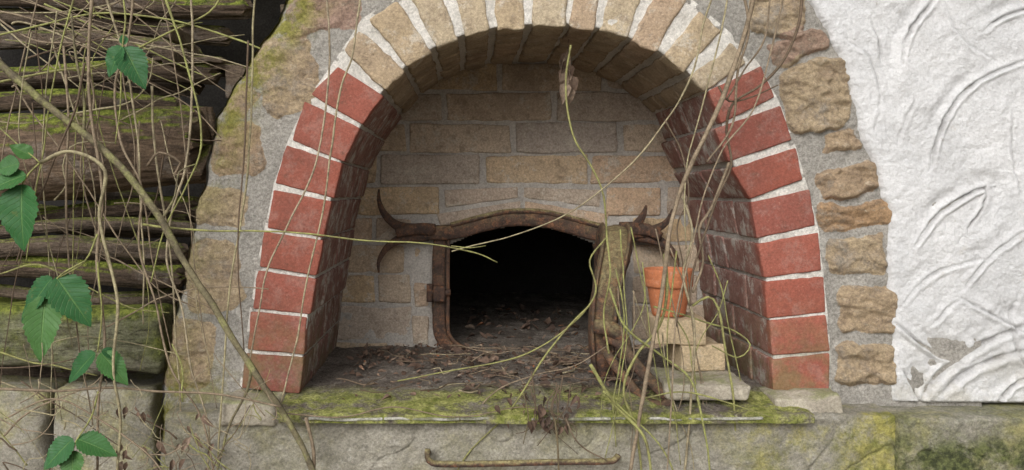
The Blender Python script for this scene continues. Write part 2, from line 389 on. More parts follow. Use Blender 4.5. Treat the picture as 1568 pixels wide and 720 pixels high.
for i in range(11):
    Ii,Io=np.array(JI[i]),np.array(JI[i+1]);Oi,Oo=np.array(JO[i]),np.array(JO[i+1])
    ja,jb=random.uniform(.06,.17),random.uniform(.06,.17);oc=random.uniform(-.08,.04)
    if i==5: ja=jb=.04
    TL=Oi+(Oo-Oi)*(ja+.03);TR=Oi+(Oo-Oi)*(1-jb-.03);BL=Ii+(Io-Ii)*ja*.8;BR=Ii+(Io-Ii)*(1-jb*.8)
    TL=TL+(TL-BL)*oc;TR=TR+(TR-BR)*(oc+random.uniform(-.04,.04))
    W=[P(*p) for p in (TL,TR,BR,BL)]
    sg=[(-.007,.235),(.245,.375),(.385,.504)] if i%2 else [(-.007,.15),(.16,.36),(.37,.504)]
    for (a,b_) in sg:
        dr=np.array([0,0,random.uniform(-.004,0)])
        quadblock(mb,[w+dr for w in W],a+random.uniform(-.003,.001),b_,r=.006,amp=.005,freq=45,res=.008,amp2=.004)
mb.make('sandstone_voussoirs',M_vous,oven)
# mortar bed (front ring + intrados)
n=len(INN);sub=10
s=np.linspace(0,n-1,(n-1)*sub+1)
I=np.stack([np.interp(s,range(n),INNa[:,c]) for c in (0,1)],-1);O=np.stack([np.interp(s,range(n),OUTa[:,c]) for c in (0,1)],-1)
dirv=(O-I)/np.linalg.norm(O-I,axis=1,keepdims=True)
I2=I+dirv*3.8;O2=O+dirv*3
cols=[]
for y in np.concatenate([np.linspace(.515,.02,45),[.01,.004]]): cols.append((0.,y))
for t in np.linspace(.0,1,30): cols.append((t,-.002))
X=np.zeros((len(s),len(cols)));Y=X.copy();Z=X.copy()
for c,(t,y) in enumerate(cols):
    pp=I2+(O2-I2)*t
    X[:,c]=(pp[:,0]-VX)*D/F;Z[:,c]=ZC+(VY-pp[:,1])*D/F;Y[:,c]=y
nz=fbm(X,Y,Z,45,4,3);nz2=fbm(X,Y,Z,50,4,8)
Y=Y+np.maximum(nz*.005,-.0018)*(np.array([c[1]<.01 for c in cols])[None,:]); X=X+nz2*.0015;Z=Z+nz*.0015
mb=MB();mb.grid(X,Y,Z);mb.make('joint_mortar',M_joint,oven)
# ---------------------------------------------------------------- facade
def inpoly(x,z,poly):
    r=np.zeros(x.shape,bool);m=len(poly)
    for i in range(m):
        x1,z1=poly[i];x2,z2=poly[(i+1)%m]
        c=((z1>z)!=(z2>z))
        r^=c&(x<(x2-x1)*(z-z1)/((z2-z1) if z2!=z1 else 1e-9)+x1)
    return r
mid=INNa*.06+OUTa*.94
midw=[(P(a,b)[0],P(a,b)[2]) for a,b in mid]
def interp_edge(tab,z):
    t=sorted([(P(a,b)[2],P(a,b)[0]) for a,b in tab]);return np.interp(z,[q[0] for q in t],[q[1] for q in t])
LE=[(243,640),(247,600),(262,500),(282,430),(292,370),(305,300),(318,240),(330,180),(360,130),(390,80),(425,30),(445,-20),(480,-120),(520,-300)]
SE=[(1205,-300),(1215,-100),(1232,0),(1262,50),(1285,100),(1303,160),(1315,215),(1338,260),(1345,300),(1357,325),(1352,380),(1353,440),(1362,520),(1360,600),(1358,650)]
STN=[(440,112,92,120,-18,.35),(362,226,80,84,-8,.55),(336,316,80,62,5,.3),(322,424,92,104,-6,.2),(284,540,90,110,4,.35),(497,22,110,60,-8,.8),(372,150,36,50,30,.4),
(1188,18,90,66,8,.15),(1222,70,88,44,-18,.75),(1250,146,110,104,-5,.2),(1288,216,58,34,-8,.45),(1297,276,88,42,-18,.5),(1306,330,106,44,-3,1.),(1308,394,86,60,-4,.3),(1323,475,90,72,2,.4),(1322,560,92,62,3,.35),
(470,-60,120,70,-20,.3),(600,-150,130,70,-10,.5),(760,-160,130,70,0,.2),(930,-160,140,70,0,.4),(1090,-90,110,90,20,.3),(1170,-60,70,60,20,.6)]
z=np.concatenate([np.linspace(0,.80,16),np.linspace(.805,ZC+.42,280),np.linspace(ZC+.45,2.35,16)])
xl=interp_edge(LE,z)
xr=1.05
u=np.linspace(0,1,500)
ret=[(.035,.7),(.03,.5),(.02,.3),(.012,.16),(.006,.07),(.002,.025),(0.,.008)]
X=np.zeros((len(z),len(u)+len(ret)));Y=X.copy()
Zg=np.repeat(z[:,None],X.shape[1],1)
wob=.010*fbm(z,0*z,z,22,4,4)
for c,(dx_,y) in enumerate(ret): X[:,c]=xl+wob;Y[:,c]=y
X[:,len(ret):]=(xl+wob)[:,None]+u[None,:]*(xr-(xl+wob))[:,None]
nf=len(ret)
h=.003*fbm(X,0*X,Zg,8,4,1)+.0032*fbm(X,0*X,Zg,40,4,2)
hs=np.zeros_like(X);ms=np.zeros_like(X);rn=np.zeros_like(X)
wx=.016*fbm(X,0*X,Zg,14,3,21);wz=.016*fbm(X,0*X,Zg,14,3,22);wx+=.006*fbm(X,0*X,Zg,60,3,23);wz+=.006*fbm(X,0*X,Zg,60,3,24)
for (cx,cy,w,hh,rot,tint) in STN:
    c=P(cx,cy);a=math.radians(rot);dx=X+wx-c[0];dz=Zg+wz-c[2]
    lx=dx*math.cos(a)-dz*math.sin(a);lz=dx*math.sin(a)+dz*math.cos(a)
    hw,hz=w/2*D/F,hh/2*D/F;rd=min(hw,hz)*.4
    qx=np.maximum(np.abs(lx)-hw+rd,0);qz=np.maximum(np.abs(lz)-hz+rd,0)
    sd=np.hypot(qx,qz)-rd
    mk=ss(.005,-.006,sd)
    prot=.010 if cx>1150 else .003
    hs+=prot*ss(.001,-.007,sd);near=sd<.010
    ms=np.maximum(ms,mk);rn=np.where(near,tint,rn)
ridge=np.abs(fbm(X,0*X,Zg,22,4,31));rough=.009*fbm(X,.3*X,Zg*1.7,30,4,32,.5)-.009*ridge
st_=fbm(X*.6,0*X,Zg*1.6+.3*X,26,3,35);rough+=.003*np.tanh(st_*14)
Yf=-h-hs-ms*rough*(np.where(X>.5,1.,.55))
Yf-=.001
Y[:,nf:]=Yf[:,nf:]
edge=(X-(xl+wob)[:,None]);Y[:,nf:]+=(.02*np.exp(-edge/.012))[:,nf:]
alg=ss(.14,.0,edge)*ss(1.30,1.5,Zg)*1.+ss(.10,.0,edge)*.45+ss(1.0,.9,Zg)*.6*(X<0)
cx_=(X[:-1,:-1]+X[1:,1:])/2;cz_=(Zg[:-1,:-1]+Zg[1:,1:])/2
poly=midw+[(P(1268,0)[0],.0-1),(P(371,0)[0],-1.)]
keep=~inpoly(cx_,cz_,poly)
mb=MB();mb.grid(X,Y,Zg,keep,m1=ms.ravel(),rnd=rn.ravel(),m2=alg.ravel());mb.make('fieldstone_facade',M_fac,oven)
# ---------------------------------------------------------------- stucco wall
z=np.concatenate([[.868,.869,.872,.876],np.linspace(.88,ZC+.42,400),np.linspace(ZC+.44,2.35,20)])
xs=interp_edge(SE,z)+.005*fbm(z,0*z,z,40,4,6)
uu=np.concatenate([np.linspace(0,.5,270),np.linspace(.51,2.6,60)])
X=xs[:,None]+uu[None,:];Zg=np.repeat(z[:,None],len(uu),1)
hgt=.005*fbm(X,0*X,Zg,5,3,41)+.0045*fbm(X,0*X,Zg,20,5,42)+.0018*fbm(X,0*X,Zg,80,3,43)
ARC=[[(1376,100),(1385,60),(1405,28),(1432,-8)],[(1420,262),(1432,205),(1465,150),(1510,115),(1570,92)],[(1396,378),(1425,338),(1460,308),(1506,288),(1502,318),(1478,350)],
[(1404,622),(1425,585),(1462,552),(1510,522),(1590,488)],[(1440,600),(1470,572),(1520,548),(1590,530)],[(1367,492),(1400,520),(1440,545),(1475,556)],[(1460,452),(1500,472),(1545,496),(1585,520)],
[(1378,470),(1400,440),(1440,412),(1505,395)],[(1500,50),(1530,28),(1590,8)],[(1545,170),(1548,240),(1560,300)],[(1380,565),(1395,590),(1408,618)],[(1330,30),(1345,70),(1350,110)],
[(1475,440),(1490,415),(1520,385),(1570,350)],[(1368,225),(1385,180),(1400,150)],[(1520,620),(1545,590),(1590,570)],[(1420,500),(1450,470),(1470,455)],[(1440,0),(1470,60),(1530,100)],[(1290,60),(1330,90),(1345,150),(1335,200)]]
RA=random.Random(3)
for _ in range(46):
    a=RA.uniform(1610,2600);b=RA.uniform(-200,600);t=RA.uniform(0,6.28);L=RA.uniform(50,110)
    ARC.append([(a+L*math.cos(t+q),b+L*math.sin(t+q)) for q in (0,.45,.9,1.3,1.7)])
STR=[1.1,1.1,1.2,1.3,1.,1.1,.9,.6,1.,.5,1.,.5,.8,.5,.8,.5,.35,.35]
groove_shade=np.zeros_like(X)
for n_,A in enumerate(ARC):
    pts=catmull([[P(a,b)[0],0,P(a,b)[2]] for a,b in A],.02)
    bx=(X>pts[:,0].min()-.06)&(X<pts[:,0].max()+.06)&(Zg>pts[:,2].min()-.06)&(Zg<pts[:,2].max()+.06)
    if not bx.any(): continue
    x=X[bx]+.004*fbm(X[bx],0*X[bx],Zg[bx],50,3,50);zz=Zg[bx];best=np.full(x.shape,9.);sg=np.zeros(x.shape);tt=np.zeros(x.shape)
    for i in range(len(pts)-1):
        ax,az=pts[i,0],pts[i,2];dx,dz=pts[i+1,0]-ax,pts[i+1,2]-az;l2=dx*dx+dz*dz+1e-12
        t=np.clip(((x-ax)*dx+(zz-az)*dz)/l2,0,1);d=np.hypot(x-ax-t*dx,zz-az-t*dz)
        c=np.sign((x-ax)*dz-(zz-az)*dx);mk=d<best
        best=np.where(mk,d,best);sg=np.where(mk,c,sg);tt=np.where(mk,(i+t)/(len(pts)-1),tt)
    sdist=best*sg;S_=STR[n_] if n_<len(STR) else .6
    fade=np.sin(np.pi*np.clip(tt*.96+.02,0,1))**.6*S_*(1+.8*fbm(x,0*x,zz,25,3,77))
    wd=.0030 if n_ not in (3,4) else .0050
    hgt[bx]+=fade*(-.0090*np.exp(-(sdist/wd)**2)+.0060*np.exp(-((sdist-2.3*wd)/(1.6*wd))**2)-.007*np.exp(-((sdist+6*wd)/(5*wd))**2))
    groove_shade[bx]=np.maximum(groove_shade[bx],np.clip(fade,0,1)*np.exp(-(sdist/(wd*.75))**2))  # groove shade, painted into the stucco colour
e=uu[None,:]
Y=-.012-hgt+.026*np.exp(-e/.006)
Y[:3]+=.02;Y[0]+=.08
mb=MB();mb.grid(X,Y,Zg,m1=groove_shade.ravel())
mb.make('white_stucco_wall',M_stuc)
# ---------------------------------------------------------------- base wall
def basewall(name,x0,x1,y0,ztop,nx,m1f,m2f,parent=None,leftret=True,sl=.0):
    zz=np.concatenate([np.linspace(0,.62,14),np.linspace(.63,ztop-.006,95)])
    rows=[(y0,q) for q in zz]+[(y0+.003,ztop-.002),(y0+.010,ztop)]+[(y,ztop+.001) for y in np.linspace(y0+.02,y0+.16,18)]
    xx=np.linspace(x0,x1,nx)
    X=np.repeat(xx[None],len(rows),0);Y=np.array([[r[0]] for r in rows])+0*X;Z=np.array([[r[1]] for r in rows])+0*X
    nn=.006*fbm(X,Y,Z,9,4,61)+.005*fbm(X,Y,Z,45,4,62)
    cr=np.abs(fbm(X,Y,Z,3.5,4,66));nn-=.005*np.exp(-(cr/.007)**2)
    front=np.array([[1.*(i<len(zz))] for i in range(len(rows))]);Y=Y-nn*front;Z=Z+nn*(1-front)*.7
    if leftret:
        X=np.hstack([X[:,:1],X[:,:1],X]);Y=np.hstack([np.maximum(Y[:,:1],.5),np.maximum(Y[:,:1],.02),Y]);Z=np.hstack([Z[:,:1],Z[:,:1],Z])
    mb=MB();mb.grid(X,Y,Z,m1=m1f(X,Z).ravel(),m2=m2f(X,Z).ravel());return mb.make(name,M_base,parent)
basewall('concrete_plinth',P(252,0,-.09)[0],P(1372,0,-.09)[0],-.088,P(0,636,-.09)[2],420,lambda X,Z:0*X,
   lambda X,Z:ss(.45,.62,X)*.7+ss(.80,.875,Z)*.45,oven)
basewall('mossy_plinth',P(1372,0,-.09)[0]+.002,3.2,-.100,P(0,641,-.1)[2],420,lambda X,Z:ss(.84,.80,Z)*.5+.45,lambda X,Z:.4+0*X)
mb=MB();W=[P(358,600,-.03),P(432,606,-.03),P(437,646,-.03),P(352,634,-.03)]
quadblock(mb,W,-.105,.05,r=.01,amp=.006,amp2=.012,freq=30);mb.make('corner_stone_left',M_pale,oven)
mb=MB();W=[P(1178,602,-.03),P(1277,600,-.03),P(1280,632,-.03),P(1186,634,-.03)]
quadblock(mb,W,-.070,.05,r=.008,amp=.006,amp2=.012,freq=30);mb.make('corner_stone_right',M_pale,oven)
# hearth floor slab
xa,xb=P(440,0)[0],P(1215,0)[0]
xx=np.linspace(xa,xb,260);yy=np.concatenate([[-.112,-.112,-.1115,-.109],np.linspace(-.106,.53,150)])
X,Y=np.meshgrid(xx,yy,indexing='xy')
zb=.892-.016*ss(.02,-.11,Y)
Z=zb+.003*fbm(X,Y,0*X,14,4,71)+.0045*fbm(X,Y,0*X,60,4,72)
Z+=.016*ss(.12,.35,Y)*np.clip(fbm(X,Y,0*X,7,4,73)+.3,0,1)+.012*np.exp(-((X-.16)/.12)**2-((Y-.12)/.10)**2)
Z[0]=.858;Z[1]=.868;Z[2]-=.003;Z[3]-=.001
Y[:4]+=.008*fbm(X[:4],0*X[:4],0*X[:4]+1,18,4,74)
mb=MB();mb.grid(X,Y,Z);mb.make('hearth_floor',M_floor,oven)
mb=MB()
xs_=np.linspace(P(472,0,-.11)[0],P(1168,0,-.11)[0],7)
for a,b in zip(xs_[:-1],xs_[1:]): boxblock(mb,a+.001,b-.001,-.1155+random.uniform(-.001,.001),-.095,.8640,.8692,r=.002,amp=.003,freq=30)
mb.make('slate_edge_strip',M_strip,oven)
# ---------------------------------------------------------------- back wall
HP=[(684,540),(684,376),(740,353),(800,344),(860,353),(917,376),(917,540)]
HPw=[(P(a,b,DEP)[0],P(a,b,DEP)[2]) for a,b in HP]
gx=np.linspace(P(440,0,DEP)[0],P(1150,0,DEP)[0],300);gz=np.linspace(.86,P(0,30,DEP)[2],220)
X,Z=np.meshgrid(gx,gz,indexing='xy');Y=DEP-.001-.0035*fbm(X,0*X,Z,40,4,81)-.004*fbm(X,0*X,Z,12,3,82)
cx_=(X[:-1,:-1]+X[1:,1:])/2;cz_=(Z[:-1,:-1]+Z[1:,1:])/2
mb=MB();mb.grid(X,Y,Z,~inpoly(cx_,cz_,HPw));mb.make('back_wall_mortar',M_backm,oven)
mb=MB()
rows=[(8,48),(53,92),(97,138),(143,186),(190,233),(238,281),(287,329),(335,369),(375,417),(422,464),(469,520),(525,545)]
def rect(mb,x0,x1,y0,y1):
    j=lambda:random.uniform(-1.8,1.8)
    W=[P(x0+j(),y0+j(),DEP),P(x1+j(),y0+j(),DEP),P(x1+j(),y1+j(),DEP),P(x0+j(),y1+j(),DEP)]
    quadblock(mb,W,DEP-random.uniform(.003,.009),DEP+.06,r=.005,amp=.003,freq=45,amp2=.003)
for i,(a,b) in enumerate(rows):
    off=[0,85,30,108,52,0,118,0,50,0,60,20][i];x=420+off-170
    while x<1160:
        x1=x+156+random.uniform(-5,5);lo,hi=max(x,430),min(x1,1155)
        if hi-lo>18:
            if i<6: rect(mb,lo,hi,a,b)
            else:
                ex0,ex1=(672,928) if i==6 else (630,968)
                if lo<ex0: 
                    if min(hi,ex0)-lo>14: rect(mb,lo,min(hi,ex0),a,b)
                if hi>ex1:
                    if hi-max(lo,ex1)>14: rect(mb,max(lo,ex1),hi,a,b)
        x=x1+8
for q in ([(680,291),(793,287),(793,303),(682,318)],[(668,328),(797,308),(797,326),(674,346)],[(801,287),(920,291),(918,318),(801,303)],[(803,308),(932,328),(926,346),(803,326)]):
    quadblock(mb,[P(a,b,DEP) for a,b in q],DEP-.005,DEP+.05,r=.004,amp=.002,freq=45)
for q in ((634,655,432,470),(632,656,484,528),(636,654,378,400)): rect(mb,*q)
mb.make('firebrick_back_wall',M_fire,oven)
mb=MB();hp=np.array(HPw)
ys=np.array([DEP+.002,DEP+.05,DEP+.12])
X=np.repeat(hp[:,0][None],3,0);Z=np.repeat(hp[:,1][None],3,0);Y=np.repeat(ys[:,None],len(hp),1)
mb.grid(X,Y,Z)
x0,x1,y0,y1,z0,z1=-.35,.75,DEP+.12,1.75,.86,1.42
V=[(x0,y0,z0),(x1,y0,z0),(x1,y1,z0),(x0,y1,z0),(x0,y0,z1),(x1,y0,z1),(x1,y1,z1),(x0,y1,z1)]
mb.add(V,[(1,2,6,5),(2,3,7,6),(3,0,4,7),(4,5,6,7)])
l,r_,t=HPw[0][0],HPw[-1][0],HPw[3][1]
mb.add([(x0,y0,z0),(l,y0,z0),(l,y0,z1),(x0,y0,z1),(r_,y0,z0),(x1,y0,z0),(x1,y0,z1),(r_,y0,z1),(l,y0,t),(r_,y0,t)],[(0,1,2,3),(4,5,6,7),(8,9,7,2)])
mb.make('baking_chamber',M_soot_shade,oven,smooth=False)
gx=np.linspace(x0,x1,120);gy=np.linspace(DEP,1.75,120);X,Y=np.meshgrid(gx,gy)
Z=.893+.012*fbm(X,Y,0*X,12,4,91)+.006*fbm(X,Y,0*X,50,3,92)
mb=MB();mb.grid(X,Y,Z);mb.make('chamber_floor',M_floor,oven)
mb=MB();boxblock(mb,-.40,.95,.66+1.12,2.0,0,1.9,r=.02,amp=.01,freq=8,res=.1);mb.make('rear_masonry',M_fac,oven)
# ---------------------------------------------------------------- iron door frame
fr=empty('iron_oven_door_frame');YB=DEP-.018
def path(pts,y,step=.008): return catmull([P(a,b,y) for a,b in pts],step)
mb=MB()
tube(mb,path([(674,362),(672,400),(672,450),(673,500),(678,518),(690,534),(712,541)],YB),.0175,.014,12,sq=.45,rough=.06,m1=.15)
tube(mb,path([(687,366),(686,400),(686,450),(686,500),(690,516),(702,528),(720,535)],YB-.012),.005,.006,8,sq=.6,rough=.08,m1=.1)
tube(mb,path([(914,372),(926,400),(926,450),(925,500),(918,522),(905,536),(890,541)],YB),.0135,.012,12,sq=.55,rough=.06,m1=.15)
mb.make('frame_post',M_iron,fr)
mb=MB();pp=path([(620,353),(650,355),(690,356),(735,345),(770,337),(800,335),(835,337),(870,346),(915,358),(950,357),(985,357)],YB-.012)
tube(mb,pp,.0195,.016,14,sq=.5,rough=.08,m1=.25)
pp=path([(690,345),(735,333),(770,325),(800,323),(835,325),(870,333),(925,348)],YB-.022)
tube(mb,pp,.007,.010,10,sq=.6,rough=.12,m1=.95)
mb.make('lintel_bar',M_iron,fr)
mb=MB()
def horn(pts,r0,r1,y=YB-.02,bow=.03,pw=1.5):
    pp=path(pts,y);n=len(pp);t=np.linspace(0,1,n);pp[:,1]-=bow*np.sin(t*1.6)
    tube(mb,pp,r0+(r1-r0)*t**pw,(r0+(r1-r0)*t)*.6,10,sq=.8,rough=.1,m1=.05)
horn([(655,352),(622,350),(602,340),(588,324),(582,306),(582,290)],.018,.0025,pw=1.3)
horn([(655,360),(622,364),(600,373),(587,388),(581,402),(582,416)],.017,.0025,pw=1.3)
horn([(940,354),(965,350),(975,340),(982,328),(986,314)],.017,.003)
horn([(945,356),(985,355),(1005,348),(1018,338),(1026,320)],.020,.003,pw=1.3)
horn([(965,358),(995,364),(1015,374),(1030,392),(1034,418)],.019,.003,pw=1.3)
horn([(665,352),(640,350),(620,353),(608,357)],.017,.012)
horn([(950,352),(970,350),(990,352),(1008,362)],.020,.012)
mb.make('forked_hinge_ends',M_iron,fr)
mb=MB()
for q in ([(655,448),(690,448)],[(658,435),(658,462)]):
    tube(mb,catmull([P(a,b,YB-.02) for a,b in q],.006),.008,.010,10,sq=.6,rough=.1)
boxblock(mb,*[P(664,0,YB)[0],P(682,0,YB)[0]],YB-.035,YB,P(0,460,YB)[2],P(0,436,YB)[2],r=.004,amp=.002)
mb.make('latch_keeper',M_iron,fr)
# open door: heavy cast rim, bowed like a wheel, swung out into the niche
dr=empty('open_iron_oven_door')
AR=[]
for a in np.linspace(-8,188,15):
    t=math.radians(a);AR.append((.295-.190*math.cos(math.pi-t)*-1*-1 if False else .295+.185*math.cos(t),.985+.215*math.sin(t)))
YZ=[(.478,.905)]+AR+[(.118,.93),(.13,.897)]
def dx(z,y):
    s_=np.clip((.478-y)/.365,0,1);t_=np.clip((z-.89)/.31,0,1)
    return .362*(1-s_)+(.300-.022*math.sin(math.pi*t_*.85)+.052*t_**1.6)*s_
pp=catmull([[dx(z,y),y,z] for y,z in YZ],.008)
tw=np.linspace(0,1,len(pp));rim=.022+.014*np.sin(np.pi*np.clip(tw*1.0,0,1))
mb=MB();tube(mb,pp,.022,rim,18,ref=(1,0,0),sq=.9,rough=.12,rf=35,m1=.6)
for o in (-1,1): 
    p2=pp.copy();p2[:,0]+=o*rim*.82;tube(mb,p2,.029,.0055,12,ref=(1,0,0),sq=.8,rough=.12,m1=.3)
mb.make('door_rim',M_iron,dr)
mb=MB();pl=catmull([[dx(z,y),y,z] for y,z in YZ],.02);c=pl.mean(0)
tt=np.linspace(1,0,8);G=c+(pl-c)[None]*tt[:,None,None]
mb.grid(G[...,0]+.004*fbm(G[...,0],G[...,1],G[...,2],20,3,5),G[...,1],G[...,2],m1=.1);mb.make('door_plate',M_iron,dr)
mb=MB()
pth=catmull([P(928,515,.07),P(950,528,.05),P(975,560,.02),P(1005,592,-.02),P(1030,613,-.05)],.008)
tube(mb,pth,.012,.014,10,sq=.6,rough=.1,m1=.15)
pth=catmull([P(928,540,.07),P(942,560,.05),P(962,585,.03),P(985,610,-.01),P(1010,622,-.05),P(1030,614,-.055)],.008)
tube(mb,pth,.010,.011,10,sq=.6,rough=.1,m1=.15)
pth=catmull([P(914,500,.075),P(935,503,.055),P(952,518,.055),P(957,548,.05)],.008);tube(mb,pth,.016,.016,10,sq=.7,rough=.1,m1=.5)
mb.make('forked_strap',M_iron,dr)
# lower iron bar
mb=MB();tube(mb,catmull([P(a,b,-.120) for a,b in [(655,688),(655,700),(662,709),(690,711),(760,710),(840,708),(920,707),(940,705),(947,697)]],.008),.0055,.006,10,sq=.6,rough=.14,m1=.95)
tube(mb,np.array([P(656,692,-.12),P(656,692,-.08)]),.005,sides=8,rough=.1);tube(mb,np.array([P(946,699,-.12),P(946,699,-.08)]),.005,sides=8)
mb.make('iron_bar_handle',M_iron)
# ---------------------------------------------------------------- pot and stones
mb=MB();boxblock(mb,.394,.556,-.070,.125,.890,.922,rot=-.03,r=.006,amp=.005,freq=35,amp2=.006);mb.make('stone_slab',M_pale)
mb=MB();boxblock(mb,.445,.540,.050,.15,.924,.980,rot=.08,r=.005,amp=.004,freq=45,rnd=.1);mb.make('small_firebrick',M_block)
mb=MB();boxblock(mb,.396,.504,.045,.165,.981,1.034,rot=-.05,r=.004,amp=.003,freq=45,rnd=.05);mb.make('firebrick_block',M_block)
mb=MB()
def lathe(prof,cx,cy,cz,nn=64):
    th=np.linspace(0,2*np.pi,nn+1);pr=np.array(prof)
    R=pr[:,0][:,None];X=cx+R*np.cos(th)[None];Y=cy+R*np.sin(th)[None];Z=cz+pr[:,1][:,None]+0*X
    mb.grid(X,Y,Z)
cx,cy,cz=.436,.106,1.035
lathe([(0,0),(.033,0),(.0350,.002),(.0365,.008),(.0400,.028),(.0430,.046),(.0445,.0600),(.0450,.0615),(.0500,.0625),(.0512,.0645),(.0522,.078),(.0518,.0795),(.0524,.081),(.0532,.096),(.0530,.0995),(.0515,.1010),(.0490,.1000),(.0475,.096),(.0455,.062),(.0405,.030),(.036,.010),(0,.010)],cx,cy,cz)
mb.make('terracotta_flower_pot',M_terra)
# ---------------------------------------------------------------- firewood stack
fw=empty('firewood_stack')
def log(name,p0,p1,y,r0,r1,mat,parent=fw,amp=.12,m=90,sd=48,seed=0,dy=0.,gro=.35,xf=4.5,endr=.9):
    a=P(*p0,y);b=P(*p1,y+dy)
    t=np.linspace(0,1,m);ctr=a+(b-a)*t[:,None];ctr[:,2]+=.012*np.sin(t*5+seed);ctr[:,1]+=.01*np.sin(t*4+seed*2)
    rad=(r0+(r1-r0)*t)
    th=np.linspace(0,2*np.pi,sd+1)
    C,S=np.cos(th)[None],np.sin(th)[None]
    rr=rad[:,None]*(1+amp*.6*fbm(ctr[:,0][:,None]*2.2+0*C,C*.9+seed,S*.9,1.6,3,seed)+amp*.45*fbm(ctr[:,0][:,None]*xf+0*C,C*5+seed,S*5,2.,4,seed+5)-amp*gro*np.exp(-(fbm(ctr[:,0][:,None]*2.+0*C,C*3+seed,S*3,1.5,3,seed+9)/.04)**2))
    rr[:,-1]=rr[:,0]
    X=ctr[:,0][:,None]+0*rr;Y=ctr[:,1][:,None]+rr*C;Z=ctr[:,2][:,None]+rr*S
    jag=.06*fbm(C[0]*3,S[0]*3,0*S[0]+seed,1.5,3,7)*min(1,r1/.08);jag[-1]=jag[0]
    X[-1]+=jag
    mb=MB();rn=random.random()*.7;mb.grid(X,Y,Z,rnd=rn)
    for e,sgn in ((-1,1),(0,-1)):
        tt=np.linspace(1,0,9)[:,None];Xe=X[e][None]+0*tt;Ye=ctr[e,1]+(Y[e]-ctr[e,1])[None]*tt;Ze=ctr[e,2]+(Z[e]-ctr[e,2])[None]*tt
        Xe=Xe+sgn*.012*(1-tt)*(1+fbm(Xe,Ye,Ze,60,3,3));mb.grid(Xe,Ye,Ze,rnd=endr)
    mb.make(name,mat,parent)
log('big_mossy_log',(-140,236),(310,230),.085,.104,.082,M_big,amp=.12,m=180,sd=140,seed=3,dy=.03,gro=.12,xf=9)
log('log_upper',(-140,163),(268,160),.10,.022,.022,M_log,amp=.3,seed=5)
rowsL=[(-120,105,330,118,.24,.024),(-120,62,300,80,.3,.024),(-120,30,345,48,.34,.024),(-120,-5,380,8,.3,.028),(-120,-50,400,-40,.3,.033),(-120,136,300,138,.30,.022),
(-120,326,300,322,.15,.019),(-120,354,292,350,.10,.016),(-120,384,278,380,.07,.021),(-120,420,280,414,.07,.022),(-120,450,270,452,.12,.016),(-120,566,250,560,.14,.018),
(-120,-100,430,-90,.35,.04),(-120,-160,440,-150,.35,.045),(-120,298,240,304,.30,.022),(-120,400,280,398,.36,.03),(-120,330,290,340,.40,.03)]  # topmost rows lie out of view, added to keep sky light off the stack
for i,(a,b,c,d,y,r) in enumerate(rowsL): log('log_%02d'%i,(a,b+random.uniform(-9,9)),(c,d),y,r*random.uniform(.75,1.1),r*random.uniform(.65,1.15),M_stick if i%3 else M_log,seed=10+i,amp=.32,dy=random.uniform(-.02,.05))
mb=MB();q=[P(-120,462,.08),P(262,470,.08),P(264,572,.08),P(-120,548,.08)]
quadblock(mb,q,.03,.22,r=.022,amp=.006,freq=30,res=.015,amp2=.014,rnd=.2);mb.make('mossy_beam',M_beam,fw)
mb=MB()
for (x0,x1,y0,y1,yy) in ((245,262,33,56,.12),(247,266,70,96,.1),(345,376,100,150,.2),(300,372,96,104,.2),(232,340,84,92,.18)):
    quadblock(mb,[P(x0,y0,yy),P(x1,y0+3,yy),P(x1,y1+4,yy),P(x0,y1,yy)],yy,yy+.15,r=.003,amp=.002,rnd=.9)
mb.make('split_sticks',M_stick,fw)
mb=MB()
quadblock(mb,[P(-300,580,.1),P(90,584,.1),P(92,800,.1),P(-300,800,.1)],.03,.4,r=.02,amp=.006,amp2=.012,freq=20,res=.02,m2=.4)
quadblock(mb,[P(96,582,.1),P(248,588,.1),P(250,800,.1),P(96,800,.1)],.04,.4,r=.02,amp=.006,amp2=.012,freq=20,res=.02,m2=.4)
mb.make('concrete_block_support',M_base,fw,)
mb=MB();boxblock(mb,-2.4,-.42,.52,.62,0,2.3,r=.01,amp=.004,freq=10,res=.1,rnd=.0);mb.make('shade_dark_shed_wall',M_soot_shade)  # near-black colour stands in for the shade behind the logs
# ---------------------------------------------------------------- ground
mb=MB();g=np.concatenate([[-400,-60,-15],np.linspace(-5,5,120),[15,60,400]]);X,Y=np.meshgrid(g,g)
mb.grid(X,Y,.02*fbm(X,Y,0*X,2,4,99)-.02);mb.make('ground',M_ground)
# ---------------------------------------------------------------- vines
def vine(mb,pts,y=-.1,w=4,w2=None,rnd=None,ys=None,jit=2.,kink=.002):
    n=len(pts)
    if ys is None: ys=[y]*n
    Q=[P(a+random.uniform(-jit,jit),b+random.uniform(-jit,jit),yy) for (a,b),yy in zip(pts,ys)]
    pp=catmull(Q,.012);s=random.random()*90
    t=np.arange(len(pp))*.012
    for c in range(3): pp[:,c]+=kink*fbm(t,t*0+s,t*0+c,14,3,c)
    k=(D+np.mean(ys))/F;w2=w*.55 if w2 is None else w2
    r=np.linspace(w,w2,len(pp))/2*k
    r=r*(1+.18*fbm(t,t*0+s,0*t,30,2,6))
    tube(mb,pp,r,sides=6,rnd=rnd);return pp
mb=MB()
pp=vine(mb,[(-40,62),(25,118),(70,158),(130,203),(190,262),(245,335),(290,412),(340,490),(385,562),(432,632),(470,700),(500,780)],-.16,13,9,jit=0,kink=.004)
vine(mb,[(130,205),(128,150),(118,90),(110,20)],-.16,5,3);vine(mb,[(245,335),(268,300),(276,262),(300,250)],-.16,5,2)
vine(mb,[(385,562),(380,600),(350,660),(330,740)],-.15,5,3)
mb.make('mossy_branch',M_branch)
T_,G_,Dk,Pl=.2,.74,.5,.97
mb=MB()
